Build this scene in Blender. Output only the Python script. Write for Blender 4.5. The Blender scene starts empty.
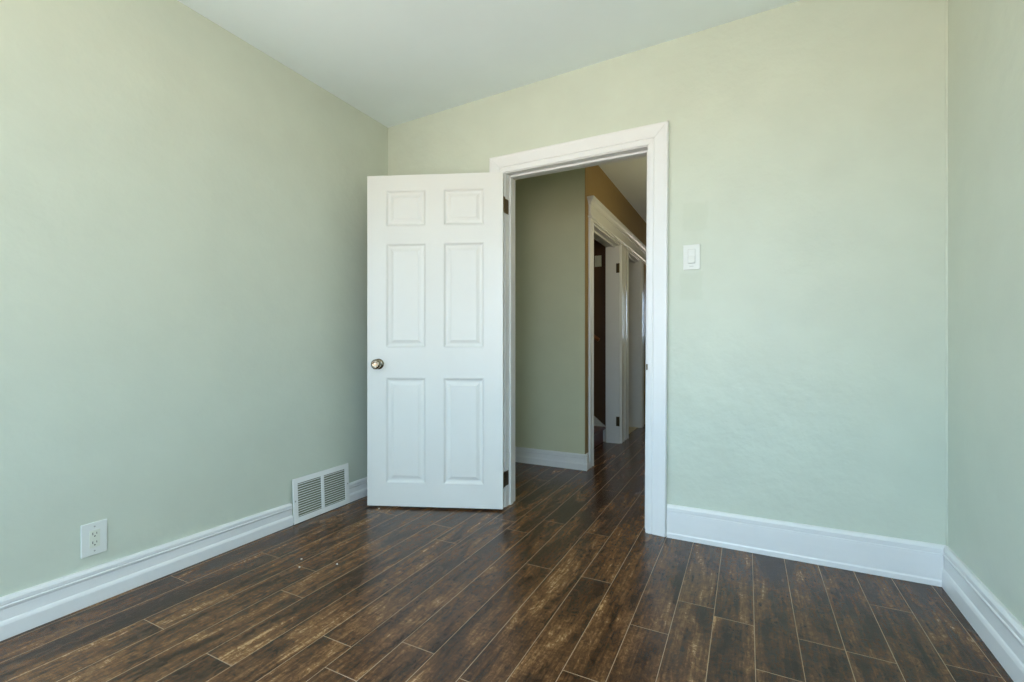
import bpy, bmesh, math, random
from mathutils import Vector, Matrix

R = math.radians
random.seed(7)
scene = bpy.context.scene
COL = scene.collection

# ------------------------------------------------------------------ camera
F_PX = 463.0
cam_d = bpy.data.cameras.new('camera')
cam_d.sensor_width = 36.0
cam_d.lens = 36.0 * F_PX / 1024.0
cam_d.shift_y = 4.0 / 1024.0
cam_d.clip_start = 0.02
cam = bpy.data.objects.new('camera', cam_d)
COL.objects.link(cam)
cam.location = (0, 0, 1.0)
cam.rotation_euler = (R(90), 0, R(26.9))
scene.camera = cam

# ------------------------------------------------------------------ exposure
vs = scene.view_settings
vs.view_transform = 'Standard'
vs.look = 'None'
vs.gamma = 1.0
vs.use_curve_mapping = False
vs.exposure = 0.0

# ------------------------------------------------------------------ world: cool sky above, warm ground below
w = bpy.data.worlds.new('daylight')
scene.world = w
w.use_nodes = True
nt = w.node_tree
nt.nodes.clear()
wo = nt.nodes.new('ShaderNodeOutputWorld')
bg = nt.nodes.new('ShaderNodeBackground')
tc = nt.nodes.new('ShaderNodeTexCoord')
sp = nt.nodes.new('ShaderNodeSeparateXYZ')
mr = nt.nodes.new('ShaderNodeMapRange')
mr.inputs['From Min'].default_value = -1
mr.inputs['From Max'].default_value = 1
rp = nt.nodes.new('ShaderNodeValToRGB')
SKY = (5.8, 8.15, 10.9)
GROUND = (9.4, 8.0, 7.1)
HALL = (7.8, 6.6, 4.0)
mx_ = max(SKY + GROUND) or 1.0
sk_ = tuple(c / mx_ for c in SKY) + (1,)
gr_ = tuple(c / mx_ for c in GROUND) + (1,)
rp.color_ramp.elements[0].position = 0.485
rp.color_ramp.elements[0].color = gr_
rp.color_ramp.elements[1].position = 0.515
rp.color_ramp.elements[1].color = sk_
nt.links.new(tc.outputs['Generated'], sp.inputs[0])
nt.links.new(sp.outputs['Z'], mr.inputs['Value'])
nt.links.new(mr.outputs['Result'], rp.inputs['Fac'])
nt.links.new(rp.outputs['Color'], bg.inputs['Color'])
bg.inputs['Strength'].default_value = mx_ if max(SKY + GROUND) else 0.0
nt.links.new(bg.outputs[0], wo.inputs[0])

# the two bedroom windows behind the camera and the glazed hall end: (x0, x1, z0, z1)
Y_REAR = -1.1
WIN = [(-2.22, -1.70, 0.5, 2.25), (-0.60, 0.48, 0.5, 2.25)]
ADD_RWIN = (-0.95, -0.10, 0.7, 2.25)     # unseen window added in the right wall to brighten the left wall
ADD_LWIN = (-0.92, 0.48, 0.5, 2.3)     # unseen left-wall window added to brighten the right wall: y0, y1, z0, z1
HALL_END = 8.0
HWIN = (-0.80, -0.30, 1.1, 1.9)


def portal(name, x0, x1, z0, z1, y, rx):
    d = bpy.data.lights.new(name, 'AREA')
    d.shape = 'RECTANGLE'
    d.size = x1 - x0
    d.size_y = z1 - z0
    d.cycles.is_portal = True
    o = bpy.data.objects.new(name, d)
    COL.objects.link(o)
    o.location = ((x0 + x1) / 2, y, (z0 + z1) / 2)
    o.rotation_euler = (R(rx), 0, 0)


for q in WIN:
    portal('window_daylight', *q, Y_REAR - 0.13, 90)
portal('hall_daylight', *HWIN, HALL_END + 0.13, -90)
for q_, x_, ry_ in ((ADD_LWIN, -2.40, -90), (ADD_RWIN, 0.84, 90)):  # portals of the two unseen side windows added for their light
    po = bpy.data.lights.new('added_side_daylight', 'AREA')
    po.shape = 'RECTANGLE'
    po.size = q_[3] - q_[2]
    po.size_y = q_[1] - q_[0]
    po.cycles.is_portal = True
    so = bpy.data.objects.new('added_side_daylight', po)
    COL.objects.link(so)
    so.location = (x_, (q_[0] + q_[1]) / 2, (q_[2] + q_[3]) / 2)
    so.rotation_euler = (0, R(ry_), 0)


def lamp(name, rgb, loc, radius):
    d = bpy.data.lights.new(name, 'POINT')
    e = max(rgb) or 1e-6
    d.energy = e
    d.color = tuple(c / e for c in rgb)
    d.shadow_soft_size = radius
    o = bpy.data.objects.new(name, d)
    COL.objects.link(o)
    o.location = loc


# warm lamp of the hall (behind the right casing)
lamp('hall_lamp', HALL, (-0.14, 3.9, 1.85), 0.08)

# ------------------------------------------------------------------ materials


def srgb(r, g, b):
    f = lambda c: (c / 255 / 12.92) if c / 255 <= 0.04045 else ((c / 255 + 0.055) / 1.055) ** 2.4
    return (f(r), f(g), f(b), 1)


def new_mat(name, col, rough=0.5, metal=0.0, spec=0.5):
    m = bpy.data.materials.new(name)
    m.use_nodes = True
    b = m.node_tree.nodes['Principled BSDF']
    b.inputs['Base Color'].default_value = col
    b.inputs['Roughness'].default_value = rough
    b.inputs['Metallic'].default_value = metal
    b.inputs['Specular IOR Level'].default_value = spec
    return m, m.node_tree, b


def N(t, kind, **kw):
    n = t.nodes.new(kind)
    for k, v in kw.items():
        if k in n.inputs:
            n.inputs[k].default_value = v
        else:
            setattr(n, k, v)
    return n


def painted(name, col, rough, spec=0.5, bump=0.15, scale=6.0, mottling=0.03, detail_scale=120):
    """brushed wall paint: faint mottling and unevenness"""
    m, t, b = new_mat(name, col, rough, 0, spec)
    c = N(t, 'ShaderNodeTexCoord')
    n1 = N(t, 'ShaderNodeTexNoise', Scale=scale, Detail=4.0, Roughness=0.55)
    n2 = N(t, 'ShaderNodeTexNoise', Scale=detail_scale, Detail=2.0)
    t.links.new(c.outputs['Object'], n1.inputs['Vector'])
    t.links.new(c.outputs['Object'], n2.inputs['Vector'])
    hs = N(t, 'ShaderNodeHueSaturation', Color=col)
    mrn = N(t, 'ShaderNodeMapRange')
    mrn.inputs['From Min'].default_value = 0.3
    mrn.inputs['From Max'].default_value = 0.7
    mrn.inputs['To Min'].default_value = 1 - mottling
    mrn.inputs['To Max'].default_value = 1 + mottling
    t.links.new(n1.outputs['Fac'], mrn.inputs['Value'])
    t.links.new(mrn.outputs['Result'], hs.inputs['Value'])
    t.links.new(hs.outputs['Color'], b.inputs['Base Color'])
    ad = N(t, 'ShaderNodeMath', operation='MULTIPLY_ADD')
    ad.inputs[1].default_value = 0.04
    t.links.new(n2.outputs['Fac'], ad.inputs[0])
    t.links.new(n1.outputs['Fac'], ad.inputs[2])
    bp = N(t, 'ShaderNodeBump', Strength=bump, Distance=0.02)
    t.links.new(ad.outputs[0], bp.inputs['Height'])
    t.links.new(bp.outputs['Normal'], b.inputs['Normal'])
    return m


SAGE = srgb(199, 207, 191)
M = {}
M['wall'] = painted('sage_wall_paint', SAGE, 0.42, 0.4, 0.3, 5.0, 0.022)
M['ceiling'] = painted('ceiling_paint', srgb(238, 250, 250), 0.8, 0.3, 0.15, 4.0, 0.012)
M['white'] = painted('white_gloss_trim_paint', srgb(224, 226, 224), 0.30, 0.5, 0.05, 9.0, 0.012)
M['door'] = painted('white_door_paint', srgb(220, 221, 215), 0.33, 0.5, 0.05, 7.0, 0.008)
M['plastic'] = new_mat('white_plastic', srgb(218, 222, 216), 0.35)[0]
M['ivory'] = new_mat('ivory_plastic', srgb(214, 219, 204), 0.35)[0]
M['slot'] = new_mat('dark_slot', srgb(28, 26, 22), 0.6)[0]
M['screw'] = new_mat('painted_screw_and_gap', srgb(170, 172, 165), 0.4, 0.3)[0]
M['nickel'] = new_mat('satin_nickel', srgb(140, 130, 112), 0.14, 1.0)[0]
M['brass'] = new_mat('aged_brass', srgb(104, 92, 70), 0.32, 1.0)[0]
M['grille'] = new_mat('white_enamel', srgb(232, 234, 230), 0.4)[0]
M['duct'] = new_mat('duct_shade_tone', srgb(122, 128, 104), 0.8)[0]  # backing sheet colour stands in for the shade between the louvers
M['hall_wall'] = painted('hall_sage_paint', srgb(200, 202, 172), 0.5, 0.35, 0.2, 5.0, 0.02)
M['tan_wall'] = painted('hall_tan_paint', srgb(150, 124, 76), 0.5, 0.35, 0.2, 5.0, 0.02)
M['stair_wall'] = painted('stair_brown_paint', srgb(92, 70, 52), 0.6, 0.3, 0.2, 5.0, 0.03)
M['hall_ceiling'] = painted('hall_ceiling_paint', srgb(226, 234, 238), 0.85, 0.2, 0.1, 4.0, 0.01)
M['tile'] = painted('pale_yellow_floor', srgb(216, 200, 150), 0.4, 0.5, 0.1, 8.0, 0.05)
M['stair'] = painted('dark_red_stair_paint', srgb(88, 48, 42), 0.35, 0.5, 0.1, 9.0, 0.08)
M['rail'] = new_mat('varnished_rail', srgb(120, 78, 46), 0.35)[0]
M['crumb'] = new_mat('pale_crumb', srgb(225, 222, 210), 0.7)[0]


def wall_with_patches():
    """back wall: same sage with two repainted patches round the switch"""
    m = painted('sage_wall_paint_patched', SAGE, 0.42, 0.4, 0.45, 5.0, 0.025)
    t = m.node_tree
    b = t.nodes['Principled BSDF']
    src = b.inputs['Base Color'].links[0].from_socket
    c = N(t, 'ShaderNodeTexCoord')
    nz = N(t, 'ShaderNodeTexNoise', Scale=22.0, Detail=3.0)
    t.links.new(c.outputs['Object'], nz.inputs['Vector'])
    total = None
    for (cx, cz, hx, hz) in ((-0.235, 1.655, 0.062, 0.075), (-0.255, 1.30, 0.055, 0.07)):
        s = N(t, 'ShaderNodeSeparateXYZ')
        t.links.new(c.outputs['Object'], s.inputs[0])
        outs = []
        for ax, cc, hh in (('X', cx, hx), ('Z', cz, hz)):
            a = N(t, 'ShaderNodeMath', operation='SUBTRACT'); a.inputs[1].default_value = cc
            t.links.new(s.outputs[ax], a.inputs[0])
            ab = N(t, 'ShaderNodeMath', operation='ABSOLUTE'); t.links.new(a.outputs[0], ab.inputs[0])
            dv = N(t, 'ShaderNodeMath', operation='DIVIDE'); dv.inputs[1].default_value = hh
            t.links.new(ab.outputs[0], dv.inputs[0])
            outs.append(dv)
        mx = N(t, 'ShaderNodeMath', operation='MAXIMUM')
        t.links.new(outs[0].outputs[0], mx.inputs[0]); t.links.new(outs[1].outputs[0], mx.inputs[1])
        ad = N(t, 'ShaderNodeMath', operation='MULTIPLY_ADD'); ad.inputs[1].default_value = 0.5
        t.links.new(nz.outputs['Fac'], ad.inputs[0]); t.links.new(mx.outputs[0], ad.inputs[2])
        r = N(t, 'ShaderNodeMapRange')
        r.inputs['From Min'].default_value = 1.30; r.inputs['From Max'].default_value = 1.12
        r.inputs['To Min'].default_value = 0.0; r.inputs['To Max'].default_value = 1.0
        t.links.new(ad.outputs[0], r.inputs['Value'])
        if total is None:
            total = r.outputs['Result']
        else:
            s2 = N(t, 'ShaderNodeMath', operation='MAXIMUM')
            t.links.new(total, s2.inputs[0]); t.links.new(r.outputs['Result'], s2.inputs[1])
            total = s2.outputs[0]
    mix = N(t, 'ShaderNodeMix', data_type='RGBA')
    k = N(t, 'ShaderNodeMath', operation='MULTIPLY'); k.inputs[1].default_value = 0.2
    t.links.new(total, k.inputs[0])
    t.links.new(k.outputs[0], mix.inputs['Factor'])
    t.links.new(src, mix.inputs['A'])
    mix.inputs['B'].default_value = srgb(184, 194, 172)
    t.links.new(mix.outputs['Result'], b.inputs['Base Color'])
    return m


M['wall_patched'] = wall_with_patches()


def wood_floor():
    m, t, b = new_mat('dark_distressed_laminate', (0.05, 0.03, 0.02, 1), 0.25, 0, 0.34)
    uv = N(t, 'ShaderNodeUVMap', uv_map='plank')
    at = N(t, 'ShaderNodeAttribute', attribute_name='tone')

    def noise(sx, sy, detail, rough, dist=0.0):
        mp = N(t, 'ShaderNodeMapping')
        mp.inputs['Scale'].default_value = (sx, sy, 1)
        t.links.new(uv.outputs['UV'], mp.inputs['Vector'])
        n = N(t, 'ShaderNodeTexNoise', Scale=1.0, Detail=detail, Roughness=rough, Distortion=dist)
        t.links.new(mp.outputs['Vector'], n.inputs['Vector'])
        return n.outputs['Fac']

    blot = noise(11, 2.4, 4.0, 0.55, 0.9)      # cloudy worn areas along the plank
    grain = noise(90, 5, 5.0, 0.65, 0.6)       # scratchy grain
    saw = noise(20, 140, 3.0, 0.6, 0.4)        # cross saw marks
    flake = noise(48, 26, 8.0, 0.78, 1.4)      # crackled flakes

    def madd(a, k, c):
        n = N(t, 'ShaderNodeMath', operation='MULTIPLY_ADD')
        t.links.new(a, n.inputs[0]); n.inputs[1].default_value = k
        if isinstance(c, float):
            n.inputs[2].default_value = c
        else:
            t.links.new(c, n.inputs[2])
        return n.outputs[0]

    v = madd(blot, 0.85, -0.72)
    v = madd(grain, 0.52, v)
    v = madd(saw, 0.18, v)
    v = madd(flake, 0.85, v)
    v = madd(at.outputs['Fac'], 0.035, v)
    cr = N(t, 'ShaderNodeValToRGB')
    els = cr.color_ramp.elements
    els[0].position = 0.26; els[0].color = srgb(42, 27, 16)
    els[1].position = 0.84; els[1].color = srgb(188, 146, 95)
    for p, c in ((0.40, (62, 41, 25)), (0.54, (90, 61, 37)), (0.68, (128, 93, 58))):
        e = els.new(p); e.color = srgb(*c)
    t.links.new(v, cr.inputs['Fac'])
    t.links.new(cr.outputs['Color'], b.inputs['Base Color'])
    rr = N(t, 'ShaderNodeMapRange')
    rr.inputs['From Min'].default_value = 0.2; rr.inputs['From Max'].default_value = 0.8
    rr.inputs['To Min'].default_value = 0.14; rr.inputs['To Max'].default_value = 0.30
    t.links.new(v, rr.inputs['Value'])
    t.links.new(rr.outputs['Result'], b.inputs['Roughness'])
    bp = N(t, 'ShaderNodeBump', Strength=0.22, Distance=0.004)
    t.links.new(v, bp.inputs['Height'])
    t.links.new(bp.outputs['Normal'], b.inputs['Normal'])
    return m


M['wood'] = wood_floor()
M['seam'] = new_mat('plank_seam', srgb(160, 132, 99), 0.45)[0]


def pane_mat():
    m = bpy.data.materials.new('window_glass')
    m.use_nodes = True
    t = m.node_tree
    t.nodes.clear()
    o = N(t, 'ShaderNodeOutputMaterial')
    tr = N(t, 'ShaderNodeBsdfTransparent')
    gl = N(t, 'ShaderNodeBsdfGlossy', Roughness=0.02)
    mx = N(t, 'ShaderNodeMixShader', Fac=0.05)
    t.links.new(tr.outputs[0], mx.inputs[1]); t.links.new(gl.outputs[0], mx.inputs[2])
    t.links.new(mx.outputs[0], o.inputs[0])
    return m


M['glass'] = pane_mat()

# ------------------------------------------------------------------ mesh builder


class MB:
    def __init__(self):
        self.bm = bmesh.new()

    def face(self, pts, mi=0):
        vs_ = [self.bm.verts.new(p) for p in pts]
        f = self.bm.faces.new(vs_)
        f.material_index = mi
        return f

    def prism(self, poly, z0, z1):
        """vertical prism over an xy polygon (anti-clockwise)"""
        a = [self.bm.verts.new((x, y, z0)) for x, y in poly]
        b = [self.bm.verts.new((x, y, z1)) for x, y in poly]
        n = len(poly)
        self.bm.faces.new(a[::-1]); self.bm.faces.new(b)
        for i in range(n):
            self.bm.faces.new((a[i], a[(i + 1) % n], b[(i + 1) % n], b[i]))
        return self

    def box(self, x0, x1, y0, y1, z0, z1, bev=0.0, seg=2):
        before = set(self.bm.faces)
        self.prism([(x0, y0), (x1, y0), (x1, y1), (x0, y1)], z0, z1)
        if bev:
            nf = [f for f in self.bm.faces if f not in before]
            ed = list({e for f in nf for e in f.edges})
            bmesh.ops.bevel(self.bm, geom=ed, offset=bev, segments=seg, profile=0.5, affect='EDGES')
        return self

    def loft(self, rings, close=True, caps=True):
        """rings: lists of equal length of 3-D points"""
        rv = [[self.bm.verts.new(p) for p in r] for r in rings]
        n = len(rv[0])
        for i in range(len(rv) - 1):
            for j in range(n if close else n - 1):
                k = (j + 1) % n
                self.bm.faces.new((rv[i][j], rv[i][k], rv[i + 1][k], rv[i + 1][j]))
        if caps:
            self.bm.faces.new(rv[0][::-1]); self.bm.faces.new(rv[-1])
        return self

    def lathe(self, prof, origin=(0, 0, 0), axis='y', n=32):
        rings = []
        for r, h in prof:
            ring = []
            for k in range(n):
                a = 2 * math.pi * k / n
                c, s = r * math.cos(a), r * math.sin(a)
                p = {'y': (c, h, s), 'z': (c, s, h), 'x': (h, c, s)}[axis]
                ring.append(tuple(p[i] + origin[i] for i in range(3)))
            rings.append(ring)
        return self.loft(rings)

    def tube(self, p0, p1, r, n=12):
        p0, p1 = Vector(p0), Vector(p1)
        d = (p1 - p0).normalized()
        u = d.orthogonal().normalized(); v_ = d.cross(u)
        rings = [[p + (u * math.cos(2 * math.pi * k / n) + v_ * math.sin(2 * math.pi * k / n)) * r
                  for k in range(n)] for p in (p0, p1)]
        return self.loft(rings)

    def build(self, name, mats, parent=None, kind=None, label=None, cat=None, group=None, smooth=False, loc=None, rot=None):
        bmesh.ops.recalc_face_normals(self.bm, faces=self.bm.faces[:])
        me = bpy.data.meshes.new(name)
        self.bm.to_mesh(me); self.bm.free()
        for mt in (mats if isinstance(mats, (list, tuple)) else [mats]):
            me.materials.append(mt)
        if smooth:
            for p in me.polygons:
                p.use_smooth = True
        o = bpy.data.objects.new(name, me)
        COL.objects.link(o)
        if parent is not None:
            o.parent = parent
        if loc is not None:
            o.location = loc
        if rot is not None:
            o.rotation_euler = rot
        return tag(o, label, cat, group, kind)


def tag(o, label=None, cat=None, group=None, kind=None):
    if label: o['label'] = label
    if cat: o['category'] = cat
    if group: o['group'] = group
    if kind: o['kind'] = kind
    return o


def empty(name, loc, rz=0, **kw):
    o = bpy.data.objects.new(name, None)
    o.empty_display_size = 0.05
    COL.objects.link(o)
    o.location = loc
    o.rotation_euler = (0, 0, rz)
    return tag(o, **kw)


# ------------------------------------------------------------------ key dimensions
XL, XR, YB = -2.27, 0.742, 2.53           # left wall, right corner, back wall
T = 0.125                                # back wall thickness
DX0, DX1, DZ = -1.325, -0.472, 2.058     # clear doorway
HX, HY = -1.15, 3.56                     # hall side wall, wall facing us in the hall
HR = 0.0                                 # hall right wall
HZ = 2.56                                # hall ceiling
RIGHT_DIR = Vector((0.0189, 1.0, 0)).normalized()


def rx(y):                                # right wall x at depth y
    return XR + (y - YB) * RIGHT_DIR.x / RIGHT_DIR.y


def cz(x):                                # bedroom ceiling height
    return 2.54 + 0.026 * (x - XL)


# ------------------------------------------------------------------ floor: planks in one mesh
def make_floor():
    bm = bmesh.new()
    uvl = bm.loops.layers.uv.new('plank')
    tone = bm.faces.layers.float.new('tone')
    W, X0 = 0.1323, -0.109
    L = 1.215
    seam, drop = 0.0012, 0.0008
    known = {}
    f = Vector((-math.sin(R(26.9)), math.cos(R(26.9)), 0)); r = Vector((math.cos(R(26.9)), math.sin(R(26.9)), 0))

    def ground(px, py):
        d = F_PX / (py - 345.0)
        return (f + r * ((px - 512.0) / F_PX)) * d
    # butt joints read off the photograph
    for px, py in ((593, 661), (601, 581), (652, 574), (545, 568), (824, 645), (655, 631), (464, 680),
                   (334, 640), (424, 650), (738, 622), (292, 594), (220, 660), (702, 606), (305, 568), (667, 534)):
        p = ground(px, py)
        known[math.floor((p.x - X0) / W)] = p.y
    rnd = random.Random(11)
    xs0, xs1, ys0, ys1 = -4.1, 0.9, -1.25, 8.2
    k0, k1 = math.floor((xs0 - X0) / W), math.ceil((xs1 - X0) / W)
    for k in range(k0, k1):
        xa, xb = X0 + k * W, X0 + (k + 1) * W
        off = known.get(k, rnd.uniform(0, L))
        y = off - L * math.ceil((off - ys0) / L)
        while y < ys1:
            ya, yb = y, y + L
            y = yb
            ou, ov = rnd.uniform(0, 50), rnd.uniform(0, 50)
            tn = rnd.uniform(-1, 1)
            o = [(xa, ya), (xb, ya), (xb, yb), (xa, yb)]
            i = [(xa + seam, ya + seam), (xb - seam, ya + seam), (xb - seam, yb - seam), (xa + seam, yb - seam)]
            vo = [bm.verts.new((a, b, -drop)) for a, b in o]
            vi = [bm.verts.new((a, b, 0)) for a, b in i]
            fs = [(vi, 0)] + [([vo[j], vo[(j + 1) % 4], vi[(j + 1) % 4], vi[j]], 1) for j in range(4)]
            for vv, mi in fs:
                fc = bm.faces.new(vv)
                fc.material_index = mi
                fc[tone] = tn
                for lp in fc.loops:
                    lp[uvl].uv = (lp.vert.co.x - xa + ou, lp.vert.co.y - ya + ov)
    # underside slab
    z = -0.06
    pts = [(xs0 - .2, ys0 - .1), (xs1 + .2, ys0 - .1), (xs1 + .2, ys1 + .2), (xs0 - .2, ys1 + .2)]
    top = [bm.verts.new((a, b, -0.004)) for a, b in pts]
    bot = [bm.verts.new((a, b, z)) for a, b in pts]
    for vv in [top, bot[::-1]] + [[bot[j], bot[(j + 1) % 4], top[(j + 1) % 4], top[j]] for j in range(4)]:
        fc = bm.faces.new(vv); fc.material_index = 1
    me = bpy.data.meshes.new('floor')
    bm.to_mesh(me); bm.free()
    me.materials.append(M['wood']); me.materials.append(M['seam'])
    o = bpy.data.objects.new('floor', me)
    COL.objects.link(o)
    tag(o, kind='structure', label='dark distressed wood plank floor', cat='floor')


make_floor()

# ------------------------------------------------------------------ walls
WT = 2.8   # wall tops run above the ceilings
S = dict(kind='structure')

b = MB()
b.box(XL - 0.12, XL, Y_REAR - 0.14, ADD_LWIN[0], 0, WT)
b.box(XL - 0.12, XL, ADD_LWIN[1], YB + T, 0, WT)
b.box(XL - 0.12, XL, ADD_LWIN[0], ADD_LWIN[1], 0, ADD_LWIN[2])
b.box(XL - 0.12, XL, ADD_LWIN[0], ADD_LWIN[1], ADD_LWIN[3], WT)
b.build('wall_left', M['wall'], **S)

b = MB()
b.box(XL, DX0 - 0.02, YB, YB + T, 0, WT)
b.box(DX1 + 0.02, XR + 0.15, YB, YB + T, 0, WT)
b.box(DX0 - 0.02, DX1 + 0.02, YB, YB + T, DZ + 0.02, WT)
b.build('wall_back', M['wall_patched'], **S)

b = MB()
for ya, yb, za, zb in ((Y_REAR - .14, ADD_RWIN[0], 0, WT), (ADD_RWIN[1], YB, 0, WT), (ADD_RWIN[0], ADD_RWIN[1], 0, ADD_RWIN[2]), (ADD_RWIN[0], ADD_RWIN[1], ADD_RWIN[3], WT)):
    b.prism([(rx(ya), ya), (rx(ya) + 0.12, ya), (rx(yb) + 0.12, yb), (rx(yb), yb)], za, zb)
b.build('wall_right', M['wall'], **S)

b = MB()
y0, y1 = Y_REAR - 0.14, Y_REAR
(a0, a1, z0, z1), (c0, c1, _, _) = WIN
b.box(XL, a0, y0, y1, 0, WT); b.box(a1, c0, y0, y1, 0, WT); b.box(c1, rx(y1), y0, y1, 0, WT)
for p, q in ((a0, a1), (c0, c1)):
    b.box(p, q, y0, y1, 0, z0); b.box(p, q, y0, y1, z1, WT)
b.build('wall_rear', M['wall'], **S)


def window(name, x0, x1, z0, z1, yc, turn=None):
    fr = MB()
    t, d = 0.045, 0.03
    fr.box(x0, x0 + t, yc - d, yc + d, z0, z1); fr.box(x1 - t, x1, yc - d, yc + d, z0, z1)
    fr.box(x0 + t, x1 - t, yc - d, yc + d, z0, z0 + t); fr.box(x0 + t, x1 - t, yc - d, yc + d, z1 - t, z1)
    zm = (z0 + z1) / 2
    fr.box(x0 + t, x1 - t, yc - 0.02, yc + 0.02, zm - 0.02, zm + 0.02)
    o = fr.build(name, M['white'], **S)
    if turn:
        o.location, o.rotation_euler = turn, (0, 0, R(90))
    for p, q in ((z0 + t, zm - 0.02), (zm + 0.02, z1 - t)):
        MB().box(x0 + t, x1 - t, yc - 0.002, yc + 0.002, p, q).build('pane', M['glass'], o)


for i, q in enumerate(WIN):
    window('window_%d' % (i + 1), *q, Y_REAR - 0.07)
window('window_4', *ADD_LWIN, 0, (XL - 0.06, 0, 0))  # unseen, added in the left wall for its light
window('window_5', *ADD_RWIN, 0, (rx(-0.5) + 0.06, 0, 0))  # unseen, added in the right wall for its light

b = MB()
for zz in (0, 0.12):
    pass
p = [(XL, Y_REAR - .14), (XR + .1, Y_REAR - .14), (XR + .1, YB), (XL, YB)]
b.loft([[(x, y, cz(x)) for x, y in p], [(x, y, cz(x) + 0.06) for x, y in p]])
b.build('ceiling', M['ceiling'], **S)

# lumpy bead of caulk and paint down the right corner
rnd_ = random.Random(3)
b = MB()
rings = []
for i in range(41):
    z = 0.168 + i * (2.60 - 0.168) / 40
    r_ = 0.0035 + rnd_.uniform(0, 0.0022)
    ox, oy = rnd_.uniform(-0.0008, 0.0008), rnd_.uniform(-0.0008, 0.0008)
    rings.append([(XR - 0.001 + ox + r_ * math.cos(a), YB - 0.001 + oy + r_ * math.sin(a), z) for a in [2 * math.pi * k / 10 for k in range(10)]])
b.loft(rings)
b.build('trim_11', M['wall'], smooth=True, **S)

# ------------------------------------------------------------------ hall shell
MB().box(-2.5, HX - 0.004, HY, HY + 0.12, 0, HZ).build('wall_hall_front', M['hall_wall'], **S)
MB().box(-2.5, -2.39, YB + T, HY, 0, HZ).build('wall_hall_left', M['hall_wall'], **S)
MB().box(HR, HR + 0.1, YB + T, HALL_END, 0, HZ).build('wall_hall_right', M['hall_wall'], **S)

O1 = (3.735, 4.69, 2.025)     # first hall opening y0, y1, head
O2 = (5.00, 5.69, 2.025)      # second
b = MB()
XW0 = HX - 0.14
b.box(HX - 0.004, HX, HY + 0.0005, HY + 0.12, 0, HZ)
b.box(XW0, HX, HY + 0.12, O1[0], 0, HZ)
b.box(XW0, HX, O1[1], O2[0], 0, HZ)
b.box(XW0, HX, O2[1], HALL_END, 0, HZ)
b.box(XW0, HX, O1[0], O1[1], O1[2], HZ)
b.box(XW0, HX, O2[0], O2[1], O2[2], HZ)
b.build('wall_hall_side', M['tan_wall'], **S)

b = MB()
h0, h1, hz0, hz1 = HWIN
ye0, ye1 = HALL_END, HALL_END + 0.14
b.box(-4.2, h0, ye0, ye1, 0, HZ); b.box(h1, HR + 0.1, ye0, ye1, 0, HZ)
b.box(h0, h1, ye0, ye1, 0, hz0); b.box(h0, h1, ye0, ye1, hz1, HZ)
b.build('wall_hall_end', M['hall_wall'], **S)
window('window_3', *HWIN, HALL_END + 0.07)

MB().box(-4.3, HR + 0.1, YB + T, HALL_END + 0.14, HZ, HZ + 0.08).build('ceiling_hall', M['hall_ceiling'], **S)
# stairwell and side room
MB().box(-4.2, XW0, 4.72, 4.84, 0, HZ).build('wall_stair_far', M['stair_wall'], **S)
MB().box(-4.3, -4.2, HY + 0.12, HALL_END, 0, HZ).build('wall_stair_end', M['stair_wall'], **S)
MB().box(-4.2, -2.5, HY, HY + 0.12, 0, HZ).build('wall_stair_near', M['stair_wall'], **S)
MB().box(-4.2, XW0, 6.3, 6.42, 0, HZ).build('wall_room_far', M['stair_wall'], **S)
MB().box(-4.2, HX - 0.03, 4.86, 6.28, 0.0005, 0.006).build('floor_side_room', M['tile'], **S)


# ------------------------------------------------------------------ baseboards
def board(name, p0, p1, inward, prof, m0=0.0, m1=0.0, prof1=None):
    """profile (protrusion, height) swept p0 -> p1; m0/m1 shift the ends by m*protrusion (mitres)"""
    p0, p1 = Vector((*p0, 0)), Vector((*p1, 0))
    d = (p1 - p0).normalized()
    n = Vector((*inward, 0)).normalized()
    mb = MB()
    ra = [p0 + n * t + d * (m0 * t) + Vector((0, 0, z)) for t, z in prof]
    rb = [p1 + n * t - d * (m1 * t) + Vector((0, 0, z)) for t, z in (prof1 or prof)]
    mb.loft([ra, rb])
    return mb.build(name, M['white'], **S)


def profile(h, t=0.022):
    return [(0, 0.001), (t, 0.001), (t, 0.36 * h), (t - 0.002, 0.40 * h), (t - 0.004, 0.43 * h),
            (t - 0.008, 0.455 * h), (t - 0.009, 0.60 * h), (t - 0.0095, 0.72 * h), (t - 0.006, 0.76 * h),
            (t - 0.005, 0.80 * h), (t - 0.010, 0.815 * h), (t - 0.008, 0.84 * h), (t - 0.0075, 0.92 * h),
            (t - 0.011, 0.97 * h), (t - 0.015, h), (0, h)]


def profile_flat(h, t=0.022):
    return [(0, 0.001), (t, 0.001), (t, 0.13 * h), (t - 0.002, 0.155 * h), (t - 0.003, 0.17 * h), (t - 0.0035, 0.50 * h),
            (t - 0.0045, 0.72 * h), (t - 0.0055, 0.79 * h), (t - 0.008, 0.80 * h), (t - 0.006, 0.815 * h), (t - 0.0055, 0.92 * h),
            (t - 0.010, 0.97 * h), (t - 0.015, h), (0, h)]


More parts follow.
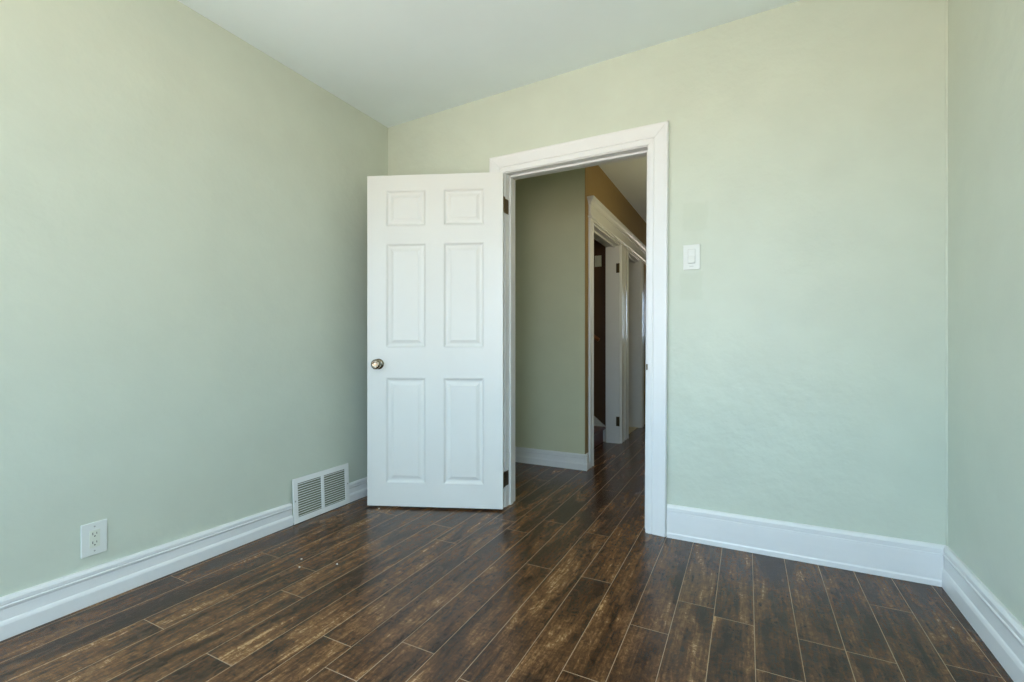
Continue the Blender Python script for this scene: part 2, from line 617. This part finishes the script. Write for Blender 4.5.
VY0, VY1 = 1.741, 2.146     # the vent gap in the left baseboard
board('baseboard_left', (XL, Y_REAR), (XL, VY0), (1, 0), profile(0.170, 0.026), 0, 0, profile(0.121, 0.026))
board('baseboard_left', (XL, VY1), (XL, YB), (1, 0), profile(0.117, 0.026), 0, 1)
board('baseboard_back', (XL, YB), (-1.436, YB), (0, -1), profile(0.14, 0.022), 1, 0)
board('baseboard_back', (-0.372, YB), (XR, YB), (0, -1), profile_flat(0.169, 0.024), 0, 1)
nr = Vector((-RIGHT_DIR.y, RIGHT_DIR.x))
board('baseboard_right', (rx(YB), YB), (rx(Y_REAR), Y_REAR), nr, profile(0.168, 0.024), 1, 0)
board('baseboard_rear', (XL, Y_REAR), (rx(Y_REAR), Y_REAR), (0, 1), profile(0.16, 0.022), 1, 1)
board('baseboard_hall_front', (-2.39, HY), (HX + 0.012, HY), (0, -1), profile(0.128, 0.02), 0, -0.5)
board('baseboard_hall_side', (HX, HY - 0.012), (HX, 3.634), (1, 0), profile(0.128, 0.016), -1, 0)
board('baseboard_hall_right', (HR, YB + T), (HR, HALL_END), (-1, 0), profile(0.128, 0.02))

# ------------------------------------------------------------------ bedroom doorway: casing, jamb, stop
CW = 0.108


cas = [(0.004, 0), (0.004, 0.010), (0.008, 0.013), (0.030, 0.0155), (0.036, 0.0125), (0.040, 0.0165), (0.090, 0.021), (0.098, 0.023), (0.104, 0.022), (CW, 0.017), (CW, 0)]
LEAN = 0.012      # the right leg leans: its foot stands this much further left


def lean(x, z):
    return x - LEAN * (1 - z / DZ) if x > (DX0 + DX1) / 2 else x


def casing(name, yf, sgn, **kw):
    """three mitred lengths of casing; hairline gaps show at the mitres"""
    mb = MB()
    g = 0.0006
    pl_ = lambda x, t, z: (lean(x, z), yf - sgn * t, z)
    mb.loft([[pl_(DX0 - wv, t, 0.001) for wv, t in cas], [pl_(DX0 - wv, t, DZ + wv - g) for wv, t in cas]])
    mb.loft([[pl_(DX0 - wv + g, t, DZ + wv) for wv, t in cas], [pl_(DX1 + wv - g, t, DZ + wv) for wv, t in cas]])
    mb.loft([[pl_(DX1 + wv, t, DZ + wv - g) for wv, t in cas], [pl_(DX1 + wv, t, 0.001) for wv, t in cas]])
    return mb.build(name, M['white'], **S, **kw)


casing('trim_1', YB, 1, label='white mitred casing around the bedroom doorway', cat='trim')

b = MB()
ja, jb = YB - 0.004, YB + T + 0.004
b.box(DX0 - 0.02, DX0, ja, jb, 0.001, DZ + 0.02)
b.box(DX1, DX1 + 0.02, ja, jb, 0.001, DZ + 0.02)
b.box(DX0, DX1, ja, jb, DZ, DZ + 0.02)
sa, sb, st = YB + 0.042, YB + 0.078, 0.012
b.box(DX0, DX0 + st, sa, sb, 0.001, DZ, 0.002)
b.box(DX1 - st, DX1, sa, sb, 0.001, DZ, 0.002)
b.box(DX0 + st, DX1 - st, sa, sb, DZ - st, DZ, 0.002)
for v in b.bm.verts:
    v.co.x = lean(v.co.x, v.co.z)
jamb = b.build('trim_2', M['white'], label='white jamb lining of the bedroom doorway', cat='trim', **S)
k = MB()
k.box(DX1 - 0.0015, DX1 + 0.001, YB - 0.004, YB + 0.028, 0.855, 0.912)
k.box(DX1 - 0.004, DX1 + 0.002, YB - 0.022, YB - 0.003, 0.868, 0.899, 0.0015)
k.build('strike_plate', M['brass'], jamb, label='small brass strike plate')

# hall side casing of the same doorway
casing('trim_3', YB + T, -1)

# ------------------------------------------------------------------ the open six panel door
DW, DH, DT = 0.842, 2.03, 0.035
PIV = (-1.320, 2.497)
door = empty('door_1', (PIV[0], PIV[1], 0.0), R(202.2), label='white six-panel door swung open against the sage back wall', cat='door', kind='structure')
ZB = 0.011
xs = [0.003, 0.121, 0.365, 0.480, 0.724, DW + 0.003]
zs = [ZB, 0.156, 0.797, 0.986, 1.618, 1.730, 1.945, ZB + DH]
YF, YK = 0.040, 0.005     # face towards the room, face towards the wall
lf = MB()
gv = {}
for side, y in ((0, YF), (1, YK)):
    for i, x in enumerate(xs):
        for j, z in enumerate(zs):
            gv[side, i, j] = lf.bm.verts.new((x, y, z))
holes = {(i, j) for i in (1, 3) for j in (1, 3, 5)}
for i in range(5):
    for j in range(7):
        if (i, j) in holes:
            for (a, c) in (((i, j), (i + 1, j)), ((i + 1, j), (i + 1, j + 1)), ((i + 1, j + 1), (i, j + 1)), ((i, j + 1), (i, j))):
                lf.bm.faces.new((gv[0, a[0], a[1]], gv[0, c[0], c[1]], gv[1, c[0], c[1]], gv[1, a[0], a[1]]))
            continue
        for side in (0, 1):
            q = [gv[side, i, j], gv[side, i + 1, j], gv[side, i + 1, j + 1], gv[side, i, j + 1]]
            lf.bm.faces.new(q)
for j in range(7):
    for i in (0, 5):
        lf.bm.faces.new((gv[0, i, j], gv[0, i, j + 1], gv[1, i, j + 1], gv[1, i, j]))
for i in range(5):
    for j in (0, 7):
        lf.bm.faces.new((gv[0, i, j], gv[0, i + 1, j], gv[1, i + 1, j], gv[1, i, j]))
leaf = lf.build('leaf', M['door'], door)
bv = leaf.modifiers.new('soft_edges', 'BEVEL')
bv.width = 0.0022; bv.segments = 2; bv.limit_method = 'ANGLE'; bv.angle_limit = R(60)

steps = [(0.0, 0.0), (0.002, 0.0), (0.007, -0.0045), (0.012, -0.0075), (0.020, -0.0085), (0.026, -0.0080), (0.040, -0.0035), (0.044, -0.0018), (0.048, -0.0018)]
for i in (1, 3):
    for j in (1, 3, 5):
        pm = MB()
        x0, x1, z0, z1 = xs[i], xs[i + 1], zs[j], zs[j + 1]
        for y, sg in ((YF, 1), (YK, -1)):
            rings = [[(x0 + a, y + sg * d, z0 + a), (x1 - a, y + sg * d, z0 + a), (x1 - a, y + sg * d, z1 - a), (x0 + a, y + sg * d, z1 - a)] for a, d in steps]
            pm.loft(rings, caps=False)
            pm.face(rings[-1])
        pm.build('panel', M['door'], door)

# knob (both faces), latch plate, hinges
kx, kz = DW + 0.003 - 0.073, 0.883
kb = MB()
for y, sg in ((YF, 1), (YK, -1)):
    pr = [(0.0110, 0.000), (0.0110, 0.020), (0.014, 0.026), (0.022, 0.031), (0.0265, 0.038), (0.0275, 0.046), (0.0255, 0.053), (0.021, 0.058), (0.0155, 0.0605), (0.0145, 0.0595), (0.008, 0.0600), (0.001, 0.0603)]
    kb.lathe([(r_, y + sg * h_) for r_, h_ in [(r2 * 1.12, h2) for r2, h2 in pr]], (kx, 0, kz), 'y', 40)
knob = kb.build('door_knob', M['nickel'], door, smooth=True, label='round satin nickel knob')
ro = MB()
for y, sg in ((YF, 1), (YK, -1)):
    ro.lathe([(0.033, y - sg * 0.0005), (0.033, y + sg * 0.002), (0.031, y + sg * 0.005), (0.024, y + sg * 0.009), (0.0135, y + sg * 0.011), (0.0112, y + sg * 0.011)], (kx, 0, kz), 'y', 40)
ro.build('rose', M['nickel'], knob, smooth=True)
MB().box(DW + 0.003, DW + 0.0042, 0.011, 0.034, kz - 0.028, kz + 0.028).build('latch_plate', M['nickel'], door)

for zc in (1.855, 0.178):
    hg = MB()
    hh = 0.089
    for q in range(5):                      # knuckle of five barrels
        za = zc - hh / 2 + q * hh / 5
        hg.lathe([(0.0001, za + 0.0004), (0.0062, za + 0.0004), (0.0062, za + hh / 5 - 0.0004), (0.0001, za + hh / 5 - 0.0004)], (0, 0, 0), 'z', 16)
    hg.lathe([(0.0001, zc + hh / 2), (0.0045, zc + hh / 2), (0.005, zc + hh / 2 + 0.003), (0.002, zc + hh / 2 + 0.006), (0.0001, zc + hh / 2 + 0.006)], (0, 0, 0), 'z', 16)
    hg.box(0.0008, 0.003, 0.002, 0.038, zc - hh / 2, zc + hh / 2)        # leaf let into the door edge
    ang = R(-202.2)                                                     # leaf on the jamb, in door coordinates
    def loc_(x, y):
        dx, dy = x - PIV[0], y - PIV[1]
        return (dx * math.cos(ang) - dy * math.sin(ang), dx * math.sin(ang) + dy * math.cos(ang))
    jx0, jx1 = DX0 - 0.0005, DX0 + 0.0022
    hg.prism([loc_(jx0, YB - 0.026), loc_(jx1, YB - 0.026), loc_(jx1, YB + 0.030), loc_(jx0, YB + 0.030)], zc - hh / 2, zc + hh / 2)
    for dz in (-0.03, 0, 0.03):
        hg.lathe([(0.0035, 0.0001), (0.0035, 0.0004), (0.002, 0.0006), (0.0005, 0.0006)], (0.0004, 0.022, zc + dz), 'x', 10)
    hg.build('hinge', M['brass'], door, label='aged brass butt hinge')

# ------------------------------------------------------------------ hall woodwork: one long header over two doorways
def ring(p, z, ya, yb, back=HX):
    return [(back, ya - p, z), (back + 0.018 + p, ya - p, z), (back + 0.018 + p, yb + p, z), (back, yb + p, z)]


hy0, hy1 = 3.642, 6.05
mb = MB()
prof = [(0.000, 2.020), (0.000, 2.036), (0.010, 2.038), (0.014, 2.043), (0.014, 2.047), (0.010, 2.052), (0.001, 2.054), (0.000, 2.060), (0.000, 2.140),
        (0.007, 2.142), (0.008, 2.149), (0.009, 2.155), (0.014, 2.166), (0.022, 2.175), (0.032, 2.180), (0.032, 2.186), (0.038, 2.187), (0.038, 2.199)]
mb.loft([ring(p_, z_, hy0, hy1) for p_, z_ in prof])
mb.build('trim_4', M['white'], label='white crown-topped header running over both hall doorways', cat='trim', **S)


def leg(name, ya, yb, flip=False):
    """flat casing leg with a bead on its inner edge"""
    wv = yb - ya
    pr = [(0, 0), (0, 0.014), (0.006, 0.018), (0.07 * wv + 0.012, 0.018), (0.012 + 0.1 * wv, 0.014), (wv - 0.030, 0.0135), (wv - 0.026, 0.018), (wv - 0.012, 0.022), (wv - 0.003, 0.019), (wv, 0.012), (wv, 0)]
    rings = []
    for z in (0.001, 2.0195):
        rings.append([(HX + t, (yb - a) if flip else (ya + a), z) for a, t in pr])
    m_ = MB(); m_.loft(rings)
    return m_.build(name, M['white'], **S)


leg('trim_5', 3.642, O1[0] - 0.003)
leg('trim_6', O1[1] + 0.003, O1[1] + 0.125, True)
leg('trim_7', O2[0] - 0.125, O2[0] - 0.003)
leg('trim_8', O2[1] + 0.003, O2[1] + 0.125, True)


def lining(name, o):
    y0, y1, zt = o
    m_ = MB()
    xa, xb = XW0 - 0.003, HX + 0.002
    m_.box(xa, xb, y0 - 0.001, y0 + 0.018, 0.001, zt)
    m_.box(xa, xb, y1 - 0.018, y1 + 0.001, 0.001, zt)
    m_.box(xa, xb, y0 + 0.018, y1 - 0.018, zt - 0.018, zt + 0.001)
    # stops
    m_.box(HX - 0.062, HX - 0.045, y0 + 0.018, y0 + 0.03, 0.001, zt - 0.018, 0.002)
    m_.box(HX - 0.062, HX - 0.045, y0 + 0.03, y1 - 0.03, zt - 0.034, zt - 0.018, 0.004)
    return m_.build(name, M['white'], **S)


l1 = lining('trim_9', O1)
l2 = lining('trim_10', O2)
for zc in (1.78, 0.225):     # bare hinge leaves left on the far jamb of the first opening
    y = O1[1] - 0.018
    m_ = MB()
    m_.box(HX - 0.034, HX - 0.006, y - 0.002, y + 0.0005, zc - 0.048, zc + 0.048, 0.0008)
    m_.tube((HX - 0.004, y - 0.004, zc - 0.048), (HX - 0.004, y - 0.004, zc + 0.048), 0.005)
    m_.build('hinge', M['brass'], l1, label='painted-over brass hinge')

# ------------------------------------------------------------------ staircase seen through the first opening
st_ = empty('staircase', (-1.326, 4.2, 0), label='dark red-brown wooden stairs rising behind the first hall doorway', cat='stairs')
SY0, SY1 = -0.515, 0.495     # relative to y = 4.2
rise, run = 0.158, 0.20
for i in range(8):
    xf = -i * run
    MB().box(xf - 0.018, xf, SY0, SY1, 0.001 + i * rise, (i + 1) * rise - 0.025).build('riser', M['stair'], st_)
    MB().box(xf - run - 0.018, xf + 0.028, SY0, SY1, (i + 1) * rise - 0.025, (i + 1) * rise, 0.006).build('tread', M['stair'], st_)
sk = MB()
pts = [(0.020, 0.001), (0.020, 0.160), (-8 * run, 8 * rise + 0.21), (-8 * run, 8 * rise - 0.10), (-0.05, 0.001)]
sk.loft([[(x, SY1 + 0.002, z) for x, z in pts], [(x, SY1 + 0.022, z) for x, z in pts]])
sk.build('skirt_board', M['white'], st_, label='white sloping skirt board')

hr = empty('handrail', (-1.42, 4.66, 1.10), label='brown wooden handrail on the dark stairwell wall', cat='handrail')
MB().tube((0.06, 0, -0.05), (-1.6, 0, 1.115), 0.021, 16).build('rail', M['rail'], hr, smooth=True)
for x in (-0.1, -1.3):
    bk = MB()
    zc = -0.05 - (x - 0.06) * 1.165 / 1.66
    bk.tube((x, 0, zc - 0.02), (x, 0.055, zc - 0.06), 0.006)
    bk.lathe([(0.001, 0.0595), (0.022, 0.0595), (0.022, 0.0545), (0.001, 0.0545)], (x, 0, zc - 0.06), 'y', 16)
    bk.build('bracket', M['brass'], hr)

pl = empty('switch_plate', (-1.385, 4.7195, 1.875), label='small beige plate high on the dark stairwell wall', cat='switch plate')
MB().box(-0.036, 0.036, -0.006, 0, -0.058, 0.058, 0.002).build('plate', M['ivory'], pl)
MB().box(-0.008, 0.008, -0.014, -0.0055, -0.012, 0.014, 0.002).build('toggle', M['ivory'], pl)


# ------------------------------------------------------------------ return air vent leaning in the gap of the left baseboard
VW, VH = 0.402, 0.250
vent = empty('air_vent', (XL + 0.033, (VY0 + VY1) / 2, 0.003), 0, label='white metal louvered air vent set in the left baseboard', cat='vent')
vent.rotation_euler = (0, R(-2.6), 0)
fr = MB()
bw, bc = 0.030, 0.020
gx0, gx1 = -VW / 2, VW / 2
ft = 0.007
zb0, zb1 = bw, VH - bw


def rim(m_, y0, y1, z0, z1):
    m_.box(-ft, 0, y0, y1, z0, z1, 0.0015)


rim(fr, gx0, gx1, 0, zb0); rim(fr, gx0, gx1, zb1, VH)
rim(fr, gx0, gx0 + bw, zb0 - .001, zb1 + .001); rim(fr, gx1 - bw, gx1, zb0 - .001, zb1 + .001)
rim(fr, -bc / 2, bc / 2, zb0 - .001, zb1 + .001)
fr.build('frame', M['grille'], vent)
for ya, yb in ((gx0 + bw, -bc / 2), (bc / 2, gx1 - bw)):
    lv = MB()
    n = 14
    for q in range(n):
        zc = zb0 + (q + 0.5) * (zb1 - zb0) / n
        p = [(-0.0105, zc - 0.0030), (-0.0100, zc - 0.0040), (-0.0010, zc - 0.0018), (-0.0012, zc + 0.0022)]
        lv.loft([[(x, ya - 0.001, z) for x, z in p], [(x, yb + 0.001, z) for x, z in p]])
    lv.build('louver_panel', M['grille'], vent)
MB().box(-0.016, -0.0125, gx0 + 0.01, gx1 - 0.01, 0.012, VH - 0.012).build('duct_backing', M['duct'], vent, label='shade-toned backing sheet behind the louvers')
for ys, zz in ((gx0 + 0.012, VH / 2), (gx1 - 0.012, VH / 2)):
    MB().lathe([(0.0045, -0.0005), (0.0045, 0.0008), (0.003, 0.0016), (0.0004, 0.0018)], (0, ys, zz), 'x', 14).build('screw', M['screw'], vent)

# ------------------------------------------------------------------ wall outlet on the left wall
ou = empty('wall_outlet', (XL, 0.872, 0.247), label='white double power outlet low on the left wall', cat='outlet')
pm = MB()
pm.box(0, 0.0065, -0.041, 0.041, -0.0635, 0.0635, 0.0028, 3)
pm.build('cover_plate', M['plastic'], ou)
MB().box(0.004, 0.0082, -0.0165, 0.0165, -0.0335, 0.0335, 0.0008).build('receptacle_body', M['ivory'], ou, label='ivory double receptacle')
for zc in (0.0165, -0.0175):
    sl = MB()
    sl.box(0.0078, 0.00835, -0.0075, -0.0052, zc - 0.001, zc + 0.0085)
    sl.box(0.0078, 0.00835, 0.0050, 0.0070, zc + 0.0005, zc + 0.0080)
    sl.lathe([(0.0026, 0.0078), (0.0026, 0.00835)], (0, 0, zc - 0.0065), 'x', 12)
    sl.build('socket_slots', M['slot'], ou, label='dark socket slots')
for zc in (0.047, -0.047):
    MB().lathe([(0.003, 0.006), (0.003, 0.0072), (0.0004, 0.0076)], (0, 0, zc), 'x', 12).build('screw', M['screw'], ou)

# ------------------------------------------------------------------ light switch on the back wall
sw = empty('light_switch', (-0.252, YB, 1.449), label='white rocker light switch on the back wall beside the doorway', cat='light switch')
MB().box(-0.0405, 0.0405, -0.0065, 0, -0.064, 0.064, 0.0028, 3).build('cover_plate', M['plastic'], sw)
MB().box(-0.0175, 0.0175, -0.0078, -0.004, -0.0325, 0.040, 0.0006).build('rocker_gap_shade', M['screw'], sw)  # grey rim put in as the shadowed gap round the rocker
rk = MB()
p = [(-0.0078, -0.0315), (-0.0135, -0.0310), (-0.0085, 0.004), (-0.0100, 0.0385), (-0.0078, 0.039)]
rk.loft([[(x, y, z) for y, z in p] for x in (-0.0162, 0.0162)])
rk.build('rocker', M['plastic'], sw)
MB().box(-0.010, 0.010, -0.0075, -0.006, -0.0475, -0.0455).build('slide_slot', M['screw'], sw)

# ------------------------------------------------------------------ crumbs of plaster on the planks
def at_floor(px, py):
    f = Vector((-math.sin(R(26.9)), math.cos(R(26.9)), 0)); r = Vector((math.cos(R(26.9)), math.sin(R(26.9)), 0))
    return (f + r * ((px - 512.0) / F_PX)) * (F_PX / (py - 345.0))


CR = [(301.5, 559.5, 0.0045, 'pale plaster crumb on the floor below the vent, brighter of the pair'),
      (337, 564.5, 0.0042, 'pale plaster crumb alone on the open floor between the vent and the door'),
      (299.5, 567.5, 0.0036, 'dull plaster crumb on the floor just in front of the brighter one'),
      (379, 509, 0.005, 'pale plaster crumb on the floor right under the door\'s latch corner')]
for px, py, s, lab in CR:
    c = at_floor(px, py)
    m_ = MB()
    bmesh.ops.create_icosphere(m_.bm, subdivisions=2, radius=s)
    for v in m_.bm.verts:
        v.co *= 1 + random.uniform(-0.3, 0.3)
        v.co.z = max(v.co.z * 0.7, -s * 0.45)
    m_.build('plaster_crumb', M['crumb'], label=lab, cat='crumb', group='plaster crumbs on the floor', loc=(c.x, c.y, s * 0.45))
